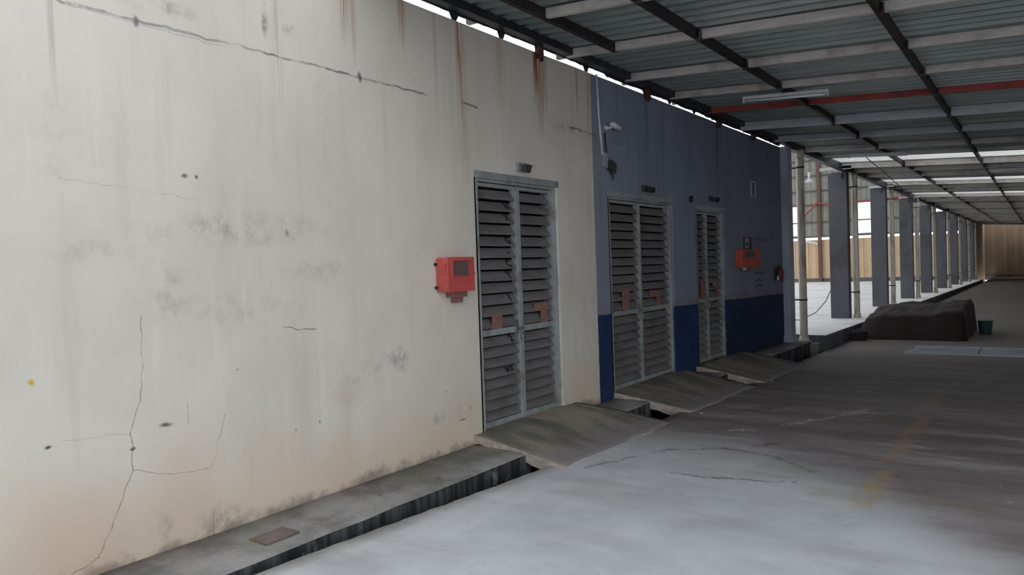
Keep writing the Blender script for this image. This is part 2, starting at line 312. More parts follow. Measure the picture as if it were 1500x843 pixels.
def mat_skylight():
    m = bpy.data.materials.new('translucent_roof_panel'); m.use_nodes = True; t = m.node_tree; n = t.nodes
    for x in list(n): n.remove(x)
    o = n.new('ShaderNodeOutputMaterial'); tr = n.new('ShaderNodeBsdfTranslucent'); tr.inputs[0].default_value = (.97, .96, .92, 1)
    tx = n.new('ShaderNodeTexCoord'); nz = n.new('ShaderNodeTexNoise'); nz.inputs['Scale'].default_value = 2.0; t.links.new(tx.outputs['Object'], nz.inputs['Vector'])
    mr = n.new('ShaderNodeMapRange'); t.links.new(nz.outputs['Fac'], mr.inputs['Value']); mr.inputs['From Min'].default_value = .3; mr.inputs['From Max'].default_value = .7; mr.inputs['To Min'].default_value = .0; mr.inputs['To Max'].default_value = .25
    df = n.new('ShaderNodeBsdfTransparent'); df.inputs[0].default_value = (.9, .92, .95, 1); mx = n.new('ShaderNodeMixShader'); t.links.new(mr.outputs[0], mx.inputs[0])
    t.links.new(tr.outputs[0], mx.inputs[1]); t.links.new(df.outputs[0], mx.inputs[2]); t.links.new(mx.outputs[0], o.inputs[0]); return m
M['skylight'] = mat_skylight()
def mat_tube():
    t = NT('unlit_fluorescent_tube'); return t.done(srgb(226, 228, 232)[:3], .25)
M['tube'] = mat_tube()

# ------------------------------------------------------------ mesh helpers
class MB:
    def __init__(s): s.bm = bmesh.new()
    def box(s, x0, x1, y0, y1, z0, z1, mi=0, rot=None, piv=None):
        v = [s.bm.verts.new((x, y, z)) for x in (x0, x1) for y in (y0, y1) for z in (z0, z1)]
        for q in ((0, 1, 3, 2), (4, 6, 7, 5), (0, 4, 5, 1), (2, 3, 7, 6), (0, 2, 6, 4), (1, 5, 7, 3)):
            f = s.bm.faces.new([v[i] for i in q]); f.material_index = mi
        if rot is not None: bmesh.ops.transform(s.bm, matrix=Matrix.Translation(piv) @ rot @ Matrix.Translation(-Vector(piv)), verts=v)
        return s
    def hexa(s, pts, mi=0):      # 8 points: bottom ring of four, top ring of four
        v = [s.bm.verts.new(p) for p in pts]
        for q in ((3, 2, 1, 0), (4, 5, 6, 7), (0, 1, 5, 4), (1, 2, 6, 5), (2, 3, 7, 6), (3, 0, 4, 7)):
            f = s.bm.faces.new([v[i] for i in q]); f.material_index = mi
        return s
    def prism(s, prof, d, a0, a1):
        # extrude a closed 2D profile along axis d; profile gives the other two coordinates in order
        def P(p, a): 
            c = list(p); c.insert(d, a); return c
        A = [s.bm.verts.new(P(p, a0)) for p in prof]; B = [s.bm.verts.new(P(p, a1)) for p in prof]; n = len(prof)
        for i in range(n): s.bm.faces.new((A[i], A[(i + 1) % n], B[(i + 1) % n], B[i]))
        s.bm.faces.new(A[::-1]); s.bm.faces.new(B); return s
    def tube(s, pts, r, seg=10, caps=True):
        pts = [Vector(p) for p in pts]; rings = []
        for i, p in enumerate(pts):
            d = (pts[min(i + 1, len(pts) - 1)] - pts[max(i - 1, 0)]).normalized()
            u = d.orthogonal().normalized() if i == 0 else (u - d * u.dot(d)).normalized()
            w = d.cross(u); rr = r[i] if isinstance(r, (list, tuple)) else r
            rings.append([s.bm.verts.new(p + (u * math.cos(2 * math.pi * k / seg) + w * math.sin(2 * math.pi * k / seg)) * rr) for k in range(seg)])
        for a, b in zip(rings, rings[1:]):
            for k in range(seg): f = s.bm.faces.new((a[k], a[(k + 1) % seg], b[(k + 1) % seg], b[k])); f.smooth = True
        if caps: s.bm.faces.new(rings[0][::-1]); s.bm.faces.new(rings[-1])
        return s
    def bevel(s, w):
        bmesh.ops.bevel(s.bm, geom=s.bm.edges[:], offset=w, segments=2, profile=.5, affect='EDGES'); return s
    def build(s, name, mat, parent=None, **k):
        bmesh.ops.recalc_face_normals(s.bm, faces=s.bm.faces[:])
        me = bpy.data.meshes.new(name); s.bm.to_mesh(me); s.bm.free()
        for mm in (mat if isinstance(mat, (list, tuple)) else [mat]): me.materials.append(mm)
        o = bpy.data.objects.new(name, me); C.objects.link(o)
        if parent: o.parent = parent
        for a, v in k.items(): o[a] = v
        return o
def empty(name, loc=(0, 0, 0), **k):
    o = bpy.data.objects.new(name, None); C.objects.link(o); o.location = loc; o.empty_display_size = .1
    for a, v in k.items(): o[a] = v
    return o
def shift(o, root):                # geometry given in world numbers: move it into the thing's own space
    o.data.transform(Matrix.Translation(-root.location)); return o
def part(root, name, mb, mat, **k): return shift(mb.build(name, mat, root, **k), root)
def sub(root, par, name, mb, mat, **k):
    o = mb.build(name, mat, par, **k); o.data.transform(Matrix.Translation(-root.location)); return o
def text_mesh(txt, size, depth=.0008):
    cu = bpy.data.curves.new('lettering', 'FONT'); cu.body = txt; cu.size = size; cu.extrude = depth; cu.align_x = 'CENTER'; cu.align_y = 'CENTER'; cu.resolution_u = 2; cu.offset = size * .045
    o = bpy.data.objects.new('tmp_text', cu); C.objects.link(o); dg = bpy.context.evaluated_depsgraph_get(); dg.update()
    me = bpy.data.meshes.new_from_object(o.evaluated_get(dg)); bpy.data.objects.remove(o); bpy.data.curves.remove(cu); me.name = 'lettering'; return me

WX = -3.93                                              # face of the long wall
def zr(y): return .13 - .019 * y if y < 15 else -.155 - .0085 * (y - 15)      # yard falls gently away
def zp(y): return .08 - .0105 * (y - 18)                # top of the platform
RS = .064
def roof_z(x): return 3.79 - RS * (x - WX)              # underside plane of the roof sheets

# ------------------------------------------------------------ the ground
def lip(y):
    base = [( -14, -3.30), (2.4, -3.30), (4.3, -3.20), (5.0, -3.17), (7.5, -3.2), (10.2, -3.2), (11.5, -3.22), (12.4, -3.26), (14, -3.29), (16.7, -3.3), (80, -3.30)]
    for (a, xa), (b, xb) in zip(base, base[1:]):
        if a <= y <= b: return xa + (xb - xa) * (y - a) / (b - a)
    return -3.3
def build_floor():
    bm = bmesh.new(); ys = []
    y = -14.0
    while y < 80.01: ys.append(y); y += .06 if 1 < y < 8 else (.2 if 0 < y < 20 else 1.0)
    xs = [0, .15, .4, .8, 1.4, 2.0, 2.8, 4, 6, 9, 16]; rows = []
    for y in ys:
        r = []; x0 = lip(y) + (noise.noise(Vector((y * 2.3, 0, 3))) * .018 + noise.noise(Vector((y * 9, 5, 3))) * .010)
        r.append(bm.verts.new((x0, y, zr(y) - .5)))
        for i, dx in enumerate(xs):
            x = x0 + dx if i else x0
            z = zr(y) + (noise.noise(Vector((x * .9, y * .9, 0))) * .008 if i else -.004)
            r.append(bm.verts.new((x, y, z)))
        rows.append(r)
    for a, b in zip(rows, rows[1:]):
        for i in range(len(a) - 1):
            f = bm.faces.new((a[i], a[i + 1], b[i + 1], b[i])); f.smooth = i > 0; f.material_index = 1 if i == 0 else 0
    me = bpy.data.meshes.new('floor'); bm.to_mesh(me); bm.free(); me.materials.append(M['floor']); me.materials.append(M['drain'])
    o = bpy.data.objects.new('floor', me); C.objects.link(o); o['kind'] = 'structure'
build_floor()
# drain bed and the narrow concrete apron between the wall and the drain
MB().box(-4.2, -3.0, -14, 14.95, -.75, -.42).build('drain_bed', M['drain'], kind='structure')
def strip(name, y0, y1, x0, x1, zf, zb, mats, n=24, wob=.012):
    bm = bmesh.new(); rows = []
    for i in range(n + 1):
        y = y0 + (y1 - y0) * i / n; xe = x1 + noise.noise(Vector((y * 3, 1, 7))) * wob; zt = zf(y)
        rows.append([bm.verts.new((xe, y, zb)), bm.verts.new((xe + .004, y, zt - .015)), bm.verts.new((xe - .012, y, zt)), bm.verts.new(((x0 + xe) / 2, y, zt + .008 + noise.noise(Vector((y * 2, 4, 1))) * .006)), bm.verts.new((x0, y, zt + .012)), bm.verts.new((x0, y, zb))])
    for a, b in zip(rows, rows[1:]):
        for k in range(5):
            f = bm.faces.new((a[k], a[k + 1], b[k + 1], b[k])); f.material_index = 1 if k in (0, 4) else 0; f.smooth = k in (2, 3)
    for r, fl in ((rows[0], False), (rows[-1], True)):
        f = bm.faces.new(r if fl else r[::-1]); f.material_index = 1
    bmesh.ops.recalc_face_normals(bm, faces=bm.faces[:])
    me = bpy.data.meshes.new(name); bm.to_mesh(me); bm.free(); [me.materials.append(m) for m in mats]
    o = bpy.data.objects.new(name, me); C.objects.link(o); o['kind'] = 'structure'; return o
strip('kerb_strip', -8, 5.0, WX - .02, -3.405, lambda y: .105, -.45, (M['apron'], M['drain']), 140)
strip('kerb_strip', 6.5, 7.55, WX - .12, -3.52, lambda y: .085, -.45, (M['apron'], M['drain']), 16)
strip('kerb_strip', 9.3, 10.1, WX - .12, -3.52, lambda y: .06, -.45, (M['apron'], M['drain']), 12)
strip('kerb_strip', 11.2, 14.95, WX - .12, -3.56, lambda y: .06 - (y - 11.2) * .012, -.45, (M['apron'], M['drain']), 30)
# small square patch in the apron
MB().box(-3.68, -3.52, 2.55, 2.78, .112, .1195).build('patch', mat_simple('rusty_cover', srgb(112, 100, 94), .8, 0, .2, 12), kind='structure')

def make_ramp(n, y0, y1, zt, xb, y1b, zend, x_in, y0b):
    """sloping concrete slab bridging the drain from the door sill down to the yard"""
    bm = bmesh.new(); nx, ny = 14, 26; top = []
    for i in range(nx + 1):
        t = i / nx; row = []
        for j in range(ny + 1):
            u = j / ny; ya = y0 + (y0b - y0) * t; yb = y1 + (y1b - y1) * t; y = ya + (yb - ya) * u
            xe = xb + noise.noise(Vector((y * 2.2, 9, n))) * .04
            x = WX + (xe - WX) * t if t > 0 else x_in
            zb_ = zr(y) + .004
            z = zt + (zb_ - zt) * (t ** 1.15) + noise.noise(Vector((x * 3, y * 3, n))) * .006
            z = max(z, zb_ - .006)
            row.append(bm.verts.new((x, y, z)))
        top.append(row)
    for a, b in zip(top, top[1:]):
        for j in range(ny): f = bm.faces.new((a[j], a[j + 1], b[j + 1], b[j])); f.smooth = True
    # near and far fascias, ragged underside
    for jj, rev in ((0, False), (ny, True)):
        lo = []
        for i in range(nx + 1):
            p = top[i][jj].co; thick = .075 + .035 * noise.noise(Vector((p.x * 5, n, 2))) + (.02 if i > nx * .6 else 0)
            lo.append(bm.verts.new((p.x, p.y + (0 if not rev else 0), p.z - thick)))
        for i in range(nx):
            q = (top[i][jj], top[i + 1][jj], lo[i + 1], lo[i]); f = bm.faces.new(q if rev else q[::-1]); f.material_index = 1
        if not rev: lo0 = lo
        else:
            for i in range(nx): bm.faces.new((lo0[i], lo[i], lo[i + 1], lo0[i + 1])).material_index = 1
            bm.faces.new((top[nx][0], lo0[nx], lo[nx]) + tuple(top[nx][j] for j in range(ny, 0, -1))).material_index = 1
    bmesh.ops.recalc_face_normals(bm, faces=bm.faces[:])
    me = bpy.data.meshes.new('door_ramp'); bm.to_mesh(me); bm.free(); me.materials.append(M['ramp']); me.materials.append(M['edge_conc'])
    o = bpy.data.objects.new('door_ramp', me); C.objects.link(o); o['kind'] = 'structure'
make_ramp(1, 4.93, 6.62, .200, -3.04, 7.0, 0, WX - .12, 4.93)
make_ramp(2, 7.47, 9.45,   .158, -3.06, 9.7, 0, WX - .12, 7.6)
make_ramp(3, 9.93, 11.9, .135, -3.05, 12.3, 0, WX - .12, 10.1)

# ------------------------------------------------------------ the long wall
DOORS = [(5.08, 5.755, 6.405, .185, 2.41), (7.49, 8.33, 9.26, .15, 2.39), (10.08, 10.565, 11.22, .14, 2.36)]
def build_wall():
    b = MB(); xi = WX - .20; top = 3.655
    def wall_top(y): return top + noise.noise(Vector((y * 1.7, 0, 0))) * .006
    def seg(y0, y1, z0, z1):
        if z1 > 3:
            n = max(1, int((y1 - y0) / .25)); 
            for i in range(n):
                a = y0 + (y1 - y0) * i / n; c = y0 + (y1 - y0) * (i + 1) / n
                b.hexa([(xi, a, z0), (WX, a, z0), (WX, c, z0), (xi, c, z0), (xi, a, wall_top(a)), (WX, a, wall_top(a)), (WX, c, wall_top(c)), (xi, c, wall_top(c))])
        else: b.box(xi, WX, y0, y1, z0, z1)
    prev = -8.0
    for (y0, ym, y1, z0, z1) in DOORS:
        seg(prev, y0, -.5, 9); b.box(xi, WX, y0, y1, -.5, z0 - .01); seg(y0, y1, z1, 9); prev = y1
    seg(prev, 14.32, -.5, 9)
    bmesh.ops.remove_doubles(b.bm, verts=b.bm.verts[:], dist=.0005)
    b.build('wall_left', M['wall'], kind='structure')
build_wall()
# pilaster ending the blue wall, on its small plinth
b = MB().box(WX - .3, -3.80, 14.32, 14.62, .16, 3.66).box(WX - .32, -3.77, 14.28, 14.66, -.4, .16); b.bevel(.006)
b.build('trim_1', M['pilaster'], kind='structure')
# rooms behind the doors: plain dark shell
b = MB().box(-9.0, -8.8, -8, 14.5, -.5, 3.4).box(-8.8, WX - .2, 14.33, 14.5, -.5, 3.4).box(-8.8, WX - .2, -8, -7.85, -.5, 3.4).box(-9.0, WX - .2, -8, 14.5, 3.4, 3.5).box(-9.0, WX - .2, -8, 14.5, -.6, -.5)
b.build('wall_back', M['inner'], kind='structure')

# ------------------------------------------------------------ louvred steel doors
slat_mesh = {}
def get_slat(w):
    k = round(w, 3)
    if k not in slat_mesh:
        b = MB(); prof = [(-.024, .036), (-.020, .039), (.038, -.040), (.036, -.050), (.012, -.052), (.012, -.049), (.033, -.046), (.034, -.040)]
        b.prism([(p[0], p[1]) for p in prof], 1, -w / 2, w / 2)
        o = b.build('slat', M['slat']); slat_mesh[k] = o.data; bpy.data.objects.remove(o)
    return slat_mesh[k]
def make_door(n, y0, ym, y1, z0, z1, up, lo, zrail):
    xr = WX - .075
    root = empty('door_%d' % n, (xr, ym, z0), kind='structure')
    t = .04
    f = MB().box(xr - .03, xr + .05, y0, y0 + t, z0, z1).box(xr - .03, xr + .05, y1 - t, y1, z0, z1).box(xr - .03, xr + .055, y0 + t, y1 - t, z1 - .055, z1)
    f.box(xr + .055, xr + .075, y0 - .02, y0 + .025, z0, z1 + .01).box(xr + .055, xr + .08, y0 - .02, y1 + .02, z1 - .03, z1 + .03)
    part(root, 'door_frame', f, M['frame'])
    for li, (a, c) in enumerate(((y0 + t + .004, ym - .002), (ym + .002, y1 - t - .004))):
        s = .045; zt = z1 - .062; zb = z0 + .012
        L = MB().box(xr - .02, xr + .03, a, a + s, zb, zt).box(xr - .02, xr + .03, c - s, c, zb, zt).box(xr - .02, xr + .028, a + s, c - s, zt - .03, zt).box(xr - .02, xr + .028, a + s, c - s, zb, zb + .05).box(xr - .02, xr + .03, a + s, c - s, zrail - .028, zrail + .028)
        if li == 0: L.box(xr + .03, xr + .038, c - .018, c + .014, zb, zt)                    # cover strip over the meeting stiles
        leaf = part(root, 'door_leaf', L, M['frame'])
        w = c - a - 2 * s - .006; me = get_slat(w)
        def row(za, zc, k):
            p = (zc - za) / k
            for i in range(k):
                o = bpy.data.objects.new('slat', me); C.objects.link(o); o.parent = leaf
                o.location = Vector((xr + .002, (a + c) / 2, za + p * (i + .5))) - root.location
                o.scale = (1, 1, p / .107); o.rotation_euler = (rnd.uniform(-.004, .004), rnd.uniform(-.03, .03), 0)
                sl.append((o, za + p * (i + .5)))
        sl = []
        row(zrail + .034, zt - .034, up); row(zb + .056, zrail - .034, lo)
        # hinges
        hy = a - .006 if li == 0 else c + .006
        for hz in (z0 + .25, (z0 + z1) / 2 + .15, z1 - .3):
            sub(root, leaf, 'hinge', MB().tube([(xr + .058, hy, hz - .04), (xr + .058, hy, hz + .04)], .011, 8), M['frame'])
        yield root, leaf, li, a, c, sl, xr
pl_data = {1: [(5.30, 5.45, 1.06, 1.20, 'I'), (5.98, 6.20, 1.06, 1.25, 'L')], 2: [(7.83, 8.0, 1.05, 1.31, 'I'), (8.56, 8.88, 1.06, 1.25, 'L')], 3: [(10.28, 10.45, 1.05, 1.33, 'I'), (10.76, 11.0, 1.05, 1.28, 'L')]}
for n, (y0, ym, y1, z0, z1) in enumerate(DOORS, 1):
    for root, leaf, li, a, c, sl, xr in make_door(n, y0, ym, y1, z0, z1, 12, 8, 1.03):
        py0, py1, pz0, pz1, kind = pl_data[n][li]
        b = MB()
        if kind == 'I': b.box(xr + .034, xr + .040, py0, py1, pz0, pz1)
        else: b.box(xr + .034, xr + .040, py0, py1, pz1 - .07, pz1).box(xr + .034, xr + .040, py1 - .11, py1, pz0, pz1 - .07)
        sub(root, leaf, 'steel_plate', b, M['plate'], label='rust red primer steel plate')
        if li == 0:
            b = MB().box(xr + .03, xr + .05, c - .09, c + .03, 1.02, 1.045).box(xr + .03, xr + .055, c - .10, c - .07, .99, 1.12)
            sub(root, leaf, 'slide_bolt', b, M['steel'])
            b = MB().box(xr + .045, xr + .068, c - .025, c + .03, .93, .985); b.bevel(.005); b.tube([(xr + .056, c - .012, .985), (xr + .056, c - .012, 1.02), (xr + .056, c + .002, 1.035), (xr + .056, c + .016, 1.02), (xr + .056, c + .016, .985)], .005, 6)
            sub(root, leaf, 'padlock', b, M['steel'])
            if n == 1:
                for ch, tz in (('N', 2.165), ('X', 2.03), ('G', 1.885), ('-', 1.74), ('C', 1.625), ('Y', 1.50), ('1', 1.375), ('2', .94), ('JAX', .70)):
                    o, sz = min(sl, key=lambda q: abs(q[1] - tz))
                    me = text_mesh(ch, .105 if ch != 'JAX' else .085); me.materials.append(M['black_paint'])
                    # glyph plane: local X -> +Y, local Y -> up, facing +X, then tipped back like the slat
                    tilt = Matrix.Rotation(-math.atan2(.058, .079), 4, 'Y')
                    me.transform(Matrix(((0, 0, 1, 0), (1, 0, 0, 0), (0, 1, 0, 0), (0, 0, 0, 1)))); me.transform(tilt)
                    t = bpy.data.objects.new('lettering', me); C.objects.link(t); t.parent = leaf
                    yy = 5.615 if ch != 'JAX' else 5.575
                    t.location = Vector((xr + .0135, yy, sz)) - root.location; t['label'] = 'black stencilled lettering'

# ------------------------------------------------------------ the roof
roof = empty('ceiling', (0, 0, 0), kind='structure')
XR1 = 5.2
def roof_prof(y0, y1, pitch=.18, d=.035):
    pts = []; y = y0
    while y < y1 - 1e-4:
        pts += [(y, d), (y + .066, d), (y + .076, 0), (y + .104, 0), (y + .114, d)]; y += pitch
    pts.append((y1, d)); return pts
def sheet_mesh(w, mat, name, x0=-3.98, x1=XR1):
    bm = bmesh.new(); prof = roof_prof(0, w); A = []; B = []
    for (y, z) in prof: A.append(bm.verts.new((x0, y, z - RS * (x0 - WX)))); B.append(bm.verts.new((x1, y, z - RS * (x1 - WX))))
    for i in range(len(prof) - 1): bm.faces.new((A[i], A[i + 1], B[i + 1], B[i]))
    me = bpy.data.meshes.new(name); bm.to_mesh(me); bm.free(); me.materials.append(mat); return me
SW = .9
sheet = sheet_mesh(SW, M['roof'], 'roof_sheet'); sky = sheet_mesh(SW, M['skylight'], 'skylight_sheet')
SKY = [18.0, 24.3, 30.6]; BAYS = SKY + [36.9, 43.2, 49.5, 55.8, 62.1]
ROOF0, ROOF1 = 3.6, 72.9
y = ROOF0
k = 0
while y < ROOF1:
    is_sky = any(abs(y - s) < .46 for s in SKY)
    o = bpy.data.objects.new('skylight_sheet' if is_sky else 'roof_sheet', sky if is_sky else sheet)
    C.objects.link(o); o.parent = roof; o.location = (0, y, 3.79 + (k % 2) * .002)
    if is_sky: o['label'] = 'translucent white roof sheet'
    y += SW; k += 1
def beam_x(y, h, w, mat, x0=-3.90, x1=XR1 - .1, lab=None):
    b = MB(); zt = 3.787
    za = zt - RS * (x0 - WX); zb = zt - RS * (x1 - WX)
    # channel: web faces the camera side, flanges turn away
    def bar(ya, yb, ta, tb): b.hexa([(x0, ya, za - tb), (x1, ya, zb - tb), (x1, yb, zb - tb), (x0, yb, za - tb), (x0, ya, za - ta), (x1, ya, zb - ta), (x1, yb, zb - ta), (x0, yb, za - ta)])
    bar(y, y + .006, 0, h); bar(y + .006, y + w, h - .006, h); bar(y + .006, y + w, 0, .006); bar(y + w - .004, y + w, h - .02, h - .006)
    o = b.build('cross_beam', mat, roof)
    if lab: o['label'] = lab
    return o
BEAMS = [(4.05, .075, -3.9, 'beam'), (5.37, .075, -3.40, 'beam'), (6.62, .08, -3.9, 'beam'), (7.93, .085, -3.9, 'beam'), (9.2, .08, -3.9, 'beam'), (10.5, .075, -3.9, 'beam_red'), (12.0, .125, -3.9, 'beam_blue'), (13.82, .10, -3.9, 'beam_blue'), (15.65, .09, -3.9, 'beam'), (17.1, .06, -3.9, 'beam'), (19.0, .12, -3.95, 'beam')]
BEAMS += [(20.5, .09, -3.95, 'beam'), (22.1, .09, -3.95, 'beam')]
for s_ in BAYS[1:]:
    for d_ in (.95, 2.5, 4.1): BEAMS.append((s_ + d_, .09, -3.95, 'beam'))
for (yb, h, x0, mt) in BEAMS:
    beam_x(yb, h, .05, M[mt], x0, lab={'beam_red': 'red oxide painted beam', 'beam_blue': 'pale blue grey painted beam'}.get(mt))
def purlin(x, y0, y1, h=.085, w=.046):
    z = 3.785 - RS * (x - WX)
    b = MB().box(x - w / 2, x + w / 2, y0, y1, z - h, z - h + .006).box(x + w / 2 - .006, x + w / 2, y0, y1, z - h + .006, z).box(x - w / 2, x - w / 2 + .006, y0, y1, z - h + .006, z - h + .024)
    b.build('purlin', M['purlin'], roof)
purlin(-3.37, 3.7, 6.66)
for (px, segs) in ((-2.52, (3.7, 9.3, 12.05, 19.1, 30, 45, 60, 69)), (-1.03, (3.7, 9.3, 15.6, 25, 40, 55, 69)), (.45, (3.7, 15, 30, 69)), (2.0, (3.7, 15, 30, 69)), (3.5, (3.7, 20, 45, 69))):
    for a, c in zip(segs, segs[1:]): purlin(px, a, c - .02)
# cleats where beams meet purlins, and splice plates along the beams
for (yb, h, x0, mt) in BEAMS[:11]:
    for px in (-2.52, -1.03, .45):
        z = roof_z(px); MB().box(px - .005, px + .045, yb - .035, yb - .002, z - h - .035, z - .02).box(px + .04, px + .046, yb - .07, yb - .002, z - h - .03, z - .03).build('cleat', M['rust'] if rnd.random() < .5 else M['dkgrey'], roof)
    for px in (x0 + .9 + rnd.random() * .8, -1.6 + rnd.random() * .4, -.6 + rnd.random() * .5):
        z = roof_z(px); MB().box(px - .055, px + .055, yb - .008, yb - .001, z - h * .95, z - h * .1).box(px - .004, px + .004, yb - .022, yb - .008, z - h * .9, z - h * .15).build('splice_plate', M[mt], roof)
# dark edge beam along the wall head, its ragged flashing, then along the tops of the columns
MB().box(-3.92, -3.82, ROOF0, 14.6, 3.716, 3.79).box(-3.98, -3.92, ROOF0, 14.6, 3.76, 3.80).build('edge_beam', M['gutter'], roof)
MB().box(-3.92, -3.80, 14.62, 69, 3.64, 3.79).build('edge_beam', M['gutter'], roof)
def flashing(y0, y1, depth):
    bm = bmesh.new(); rows = []; n = int((y1 - y0) / .03)
    for i in range(n + 1):
        y = y0 + (y1 - y0) * i / n; g = depth(y)
        rows.append([bm.verts.new((x, y, z)) for x, z in ((-3.923, 3.73), (-3.923, 3.722 - g), (-3.919, 3.722 - g), (-3.919, 3.73))])
    for a, b in zip(rows, rows[1:]):
        for k in range(4): bm.faces.new((a[k], a[(k + 1) % 4], b[(k + 1) % 4], b[k]))
    bm.faces.new(rows[0][::-1]); bm.faces.new(rows[-1]); bmesh.ops.recalc_face_normals(bm, faces=bm.faces[:])
    me = bpy.data.meshes.new('flashing'); bm.to_mesh(me); bm.free(); me.materials.append(M['gutter']); o = bpy.data.objects.new('flashing', me); C.objects.link(o); o.parent = roof
def fd(y):
    n = noise.noise(Vector((y * 2.1, 3, 1))) * .5 + .5; n2 = noise.noise(Vector((y * 9, 3, 8))) * .006
    base = .008 if y < 7.5 else (.022 if y < 10.5 else .036)
    v = base + n * .02 * (1 if y < 7.5 else 1.7) + n2
    for c in (4.86, 5.52, 6.12, 7.05, 8.5, 9.25, 10.1): 
        if abs(y - c) < .05: v = .07
    return max(.003, min(v, .072))
flashing(ROOF0, 14.3, fd)
# rusty brackets on the wall head
for yb in (6.12, 8.53, 11.02, 12.65):
    MB().box(-3.93, -3.87, yb - .035, yb + .03, 3.62, 3.72).box(-3.93, -3.84, yb - .03, yb - .022, 3.585, 3.69).box(-3.928, -3.90, yb + .05, yb + .07, 3.58, 3.63).build('bracket', M['rust'], roof)
# struts reaching out over the columns
for yc in (19.05, 25.3, 31.2):
    zc = 3.64; MB().box(-4.3, -3.6, yc - .05, yc + .03, zc, zc + .07).build('strut', M['beam'], roof)

# ------------------------------------------------------------ shell on the open side, the far end, the warehouse
MB().box(5.0, 5.2, 8.6, 76, -1.2, 3.4).build('wall_right', M['dull'], kind='structure')
def far_wall():
    root = empty('wall_far', (0, 76, -.8), kind='structure')
    x = -4.3
    while x < 5.2:
        part(root, 'sheet_panel', MB().box(x + .01, x + .79, 76, 76.06, -.9, 5.5), M['tan_end']); x += .8
    part(root, 'backing_sheet', MB().box(-4.3, 5.2, 76.06, 76.08, -.9, 5.5), M['girt'])
    part(root, 'wall_foot', MB().box(-4.3, 5.2, 75.93, 76.0, -.9, -.45), M['plat_side'])
    part(root, 'dark_patch', MB().box(.0, 1.4, 75.97, 76.0, .9, 2.1), M['brown'])
far_wall()
# warehouse platform with its dark face
bm = bmesh.new(); rows = []
for i in range(49):
    y = 14.95 + (62.0 - 14.95) * i / 48; z = zp(y); rows.append([bm.verts.new(p) for p in ((-3.34, y, -1.3), (-3.33, y, z - .03), (-3.345, y, z), (-24, y, z), (-24, y, -1.3))])
for a, b_ in zip(rows, rows[1:]):
    for k in range(4): bm.faces.new((a[k], a[k + 1], b_[k + 1], b_[k])).material_index = 0 if k == 2 else 1
bm.faces.new(rows[0][::-1]).material_index = 1; bm.faces.new(rows[-1]).material_index = 1
bmesh.ops.recalc_face_normals(bm, faces=bm.faces[:]); me = bpy.data.meshes.new('loading_platform'); bm.to_mesh(me); bm.free(); me.materials.append(M['platform']); me.materials.append(M['plat_side'])
o = bpy.data.objects.new('loading_platform', me); C.objects.link(o); o['kind'] = 'structure'
MB().box(-9, -3.42, 14.66, 14.95, -.4, -.02).build('step', M['apron'], kind='structure')
MB().box(-70, -24, -20, 90, -.9, -.5).build('yard_outside', M['yard'], kind='structure')

def back_wall():
    root = empty('wall_warehouse', (-14, 62, 0), kind='structure'); y = 62.0
    wins = [(-16.45, -15.3), (-11.75, -10.3), (-6.3, -5.6)]
    # lower tan panels
    x = -24.0
    while x < -4.0:
        part(root, 'tan_panel', MB().box(x + .012, x + .988, y, y + .06, -.8, 2.92), M['tan']); x += 1.0
    part(root, 'backing_sheet', MB().box(-24, -3.9, y + .06, y + .08, -.8, 2.92), M['girt'])
    part(root, 'base_band', MB().box(-24, -3.9, y - .05, y, -.7, -.1), M['plat_side'])
    # upper sheeting between the window openings
    xs = -24.0
    for a, c in wins + [(-3.9, -3.9)]:
        part(root, 'upper_sheet', MB().box(xs, a, y, y + .05, 3.12, 10.4), M['greenwall'])
        if c > a: part(root, 'upper_sheet', MB().box(a, c, y, y + .05, 5.6, 10.4), M['greenwall']); part(root, 'upper_sheet', MB().box(a, c, y, y + .05, 3.12, 3.3), M['greenwall'])
        xs = c
    for z in (3.1, 4.25, 5.62, 6.7, 7.9, 9.1, 10.2): part(root, 'girt', MB().box(-24, -3.9, y - .10, y - .03, z, z + .10), M['girt'])
    for px in (-21, -17.9, -14.1, -12.2, -8.2, -5.0): part(root, 'post', MB().box(px - .12, px + .12, y - .25, y - .02, -.6, 10.4), M['brown'] if px in (-14.1, -5.0) else M['girt'])
    # added white strip standing in for the sunlit diagonal at the slit
    part(root, 'sunlight_strip', MB().box(-15.2, -14.2, y - .35, y - .30, 2.66, 2.82, rot=Matrix.Rotation(.28, 4, 'Y'), piv=(-14.7, y, 2.7)), M['white'])
back_wall()
MB().box(-4.2, -3.95, 62.06, 76, -1.2, 5.5).build('wall_side_far', M['tan'], kind='structure')
b = MB()
xs = [(-16.4, -15.2), (-12.6, -11.4), (-8.2, -7.0), (-4.4, -3.85)]
for a, c in xs: b.box(a, c, 14.6, 62.1, 10.4, 10.5)
for yy in range(15, 63, 6): b.box(-16.4, -3.85, yy, yy + .2, 10.2, 10.4)
b.build('ceiling_warehouse', M['girt'], kind='structure')
b = MB().box(-3.95, -3.85, 14.6, 62, 3.85, 10.4)
for yy in (20, 32, 44, 56): b.box(-24.15, -23.9, yy, yy + .3, -.5, 5.0)
b.build('wall_side', M['greenwall'], kind='structure')

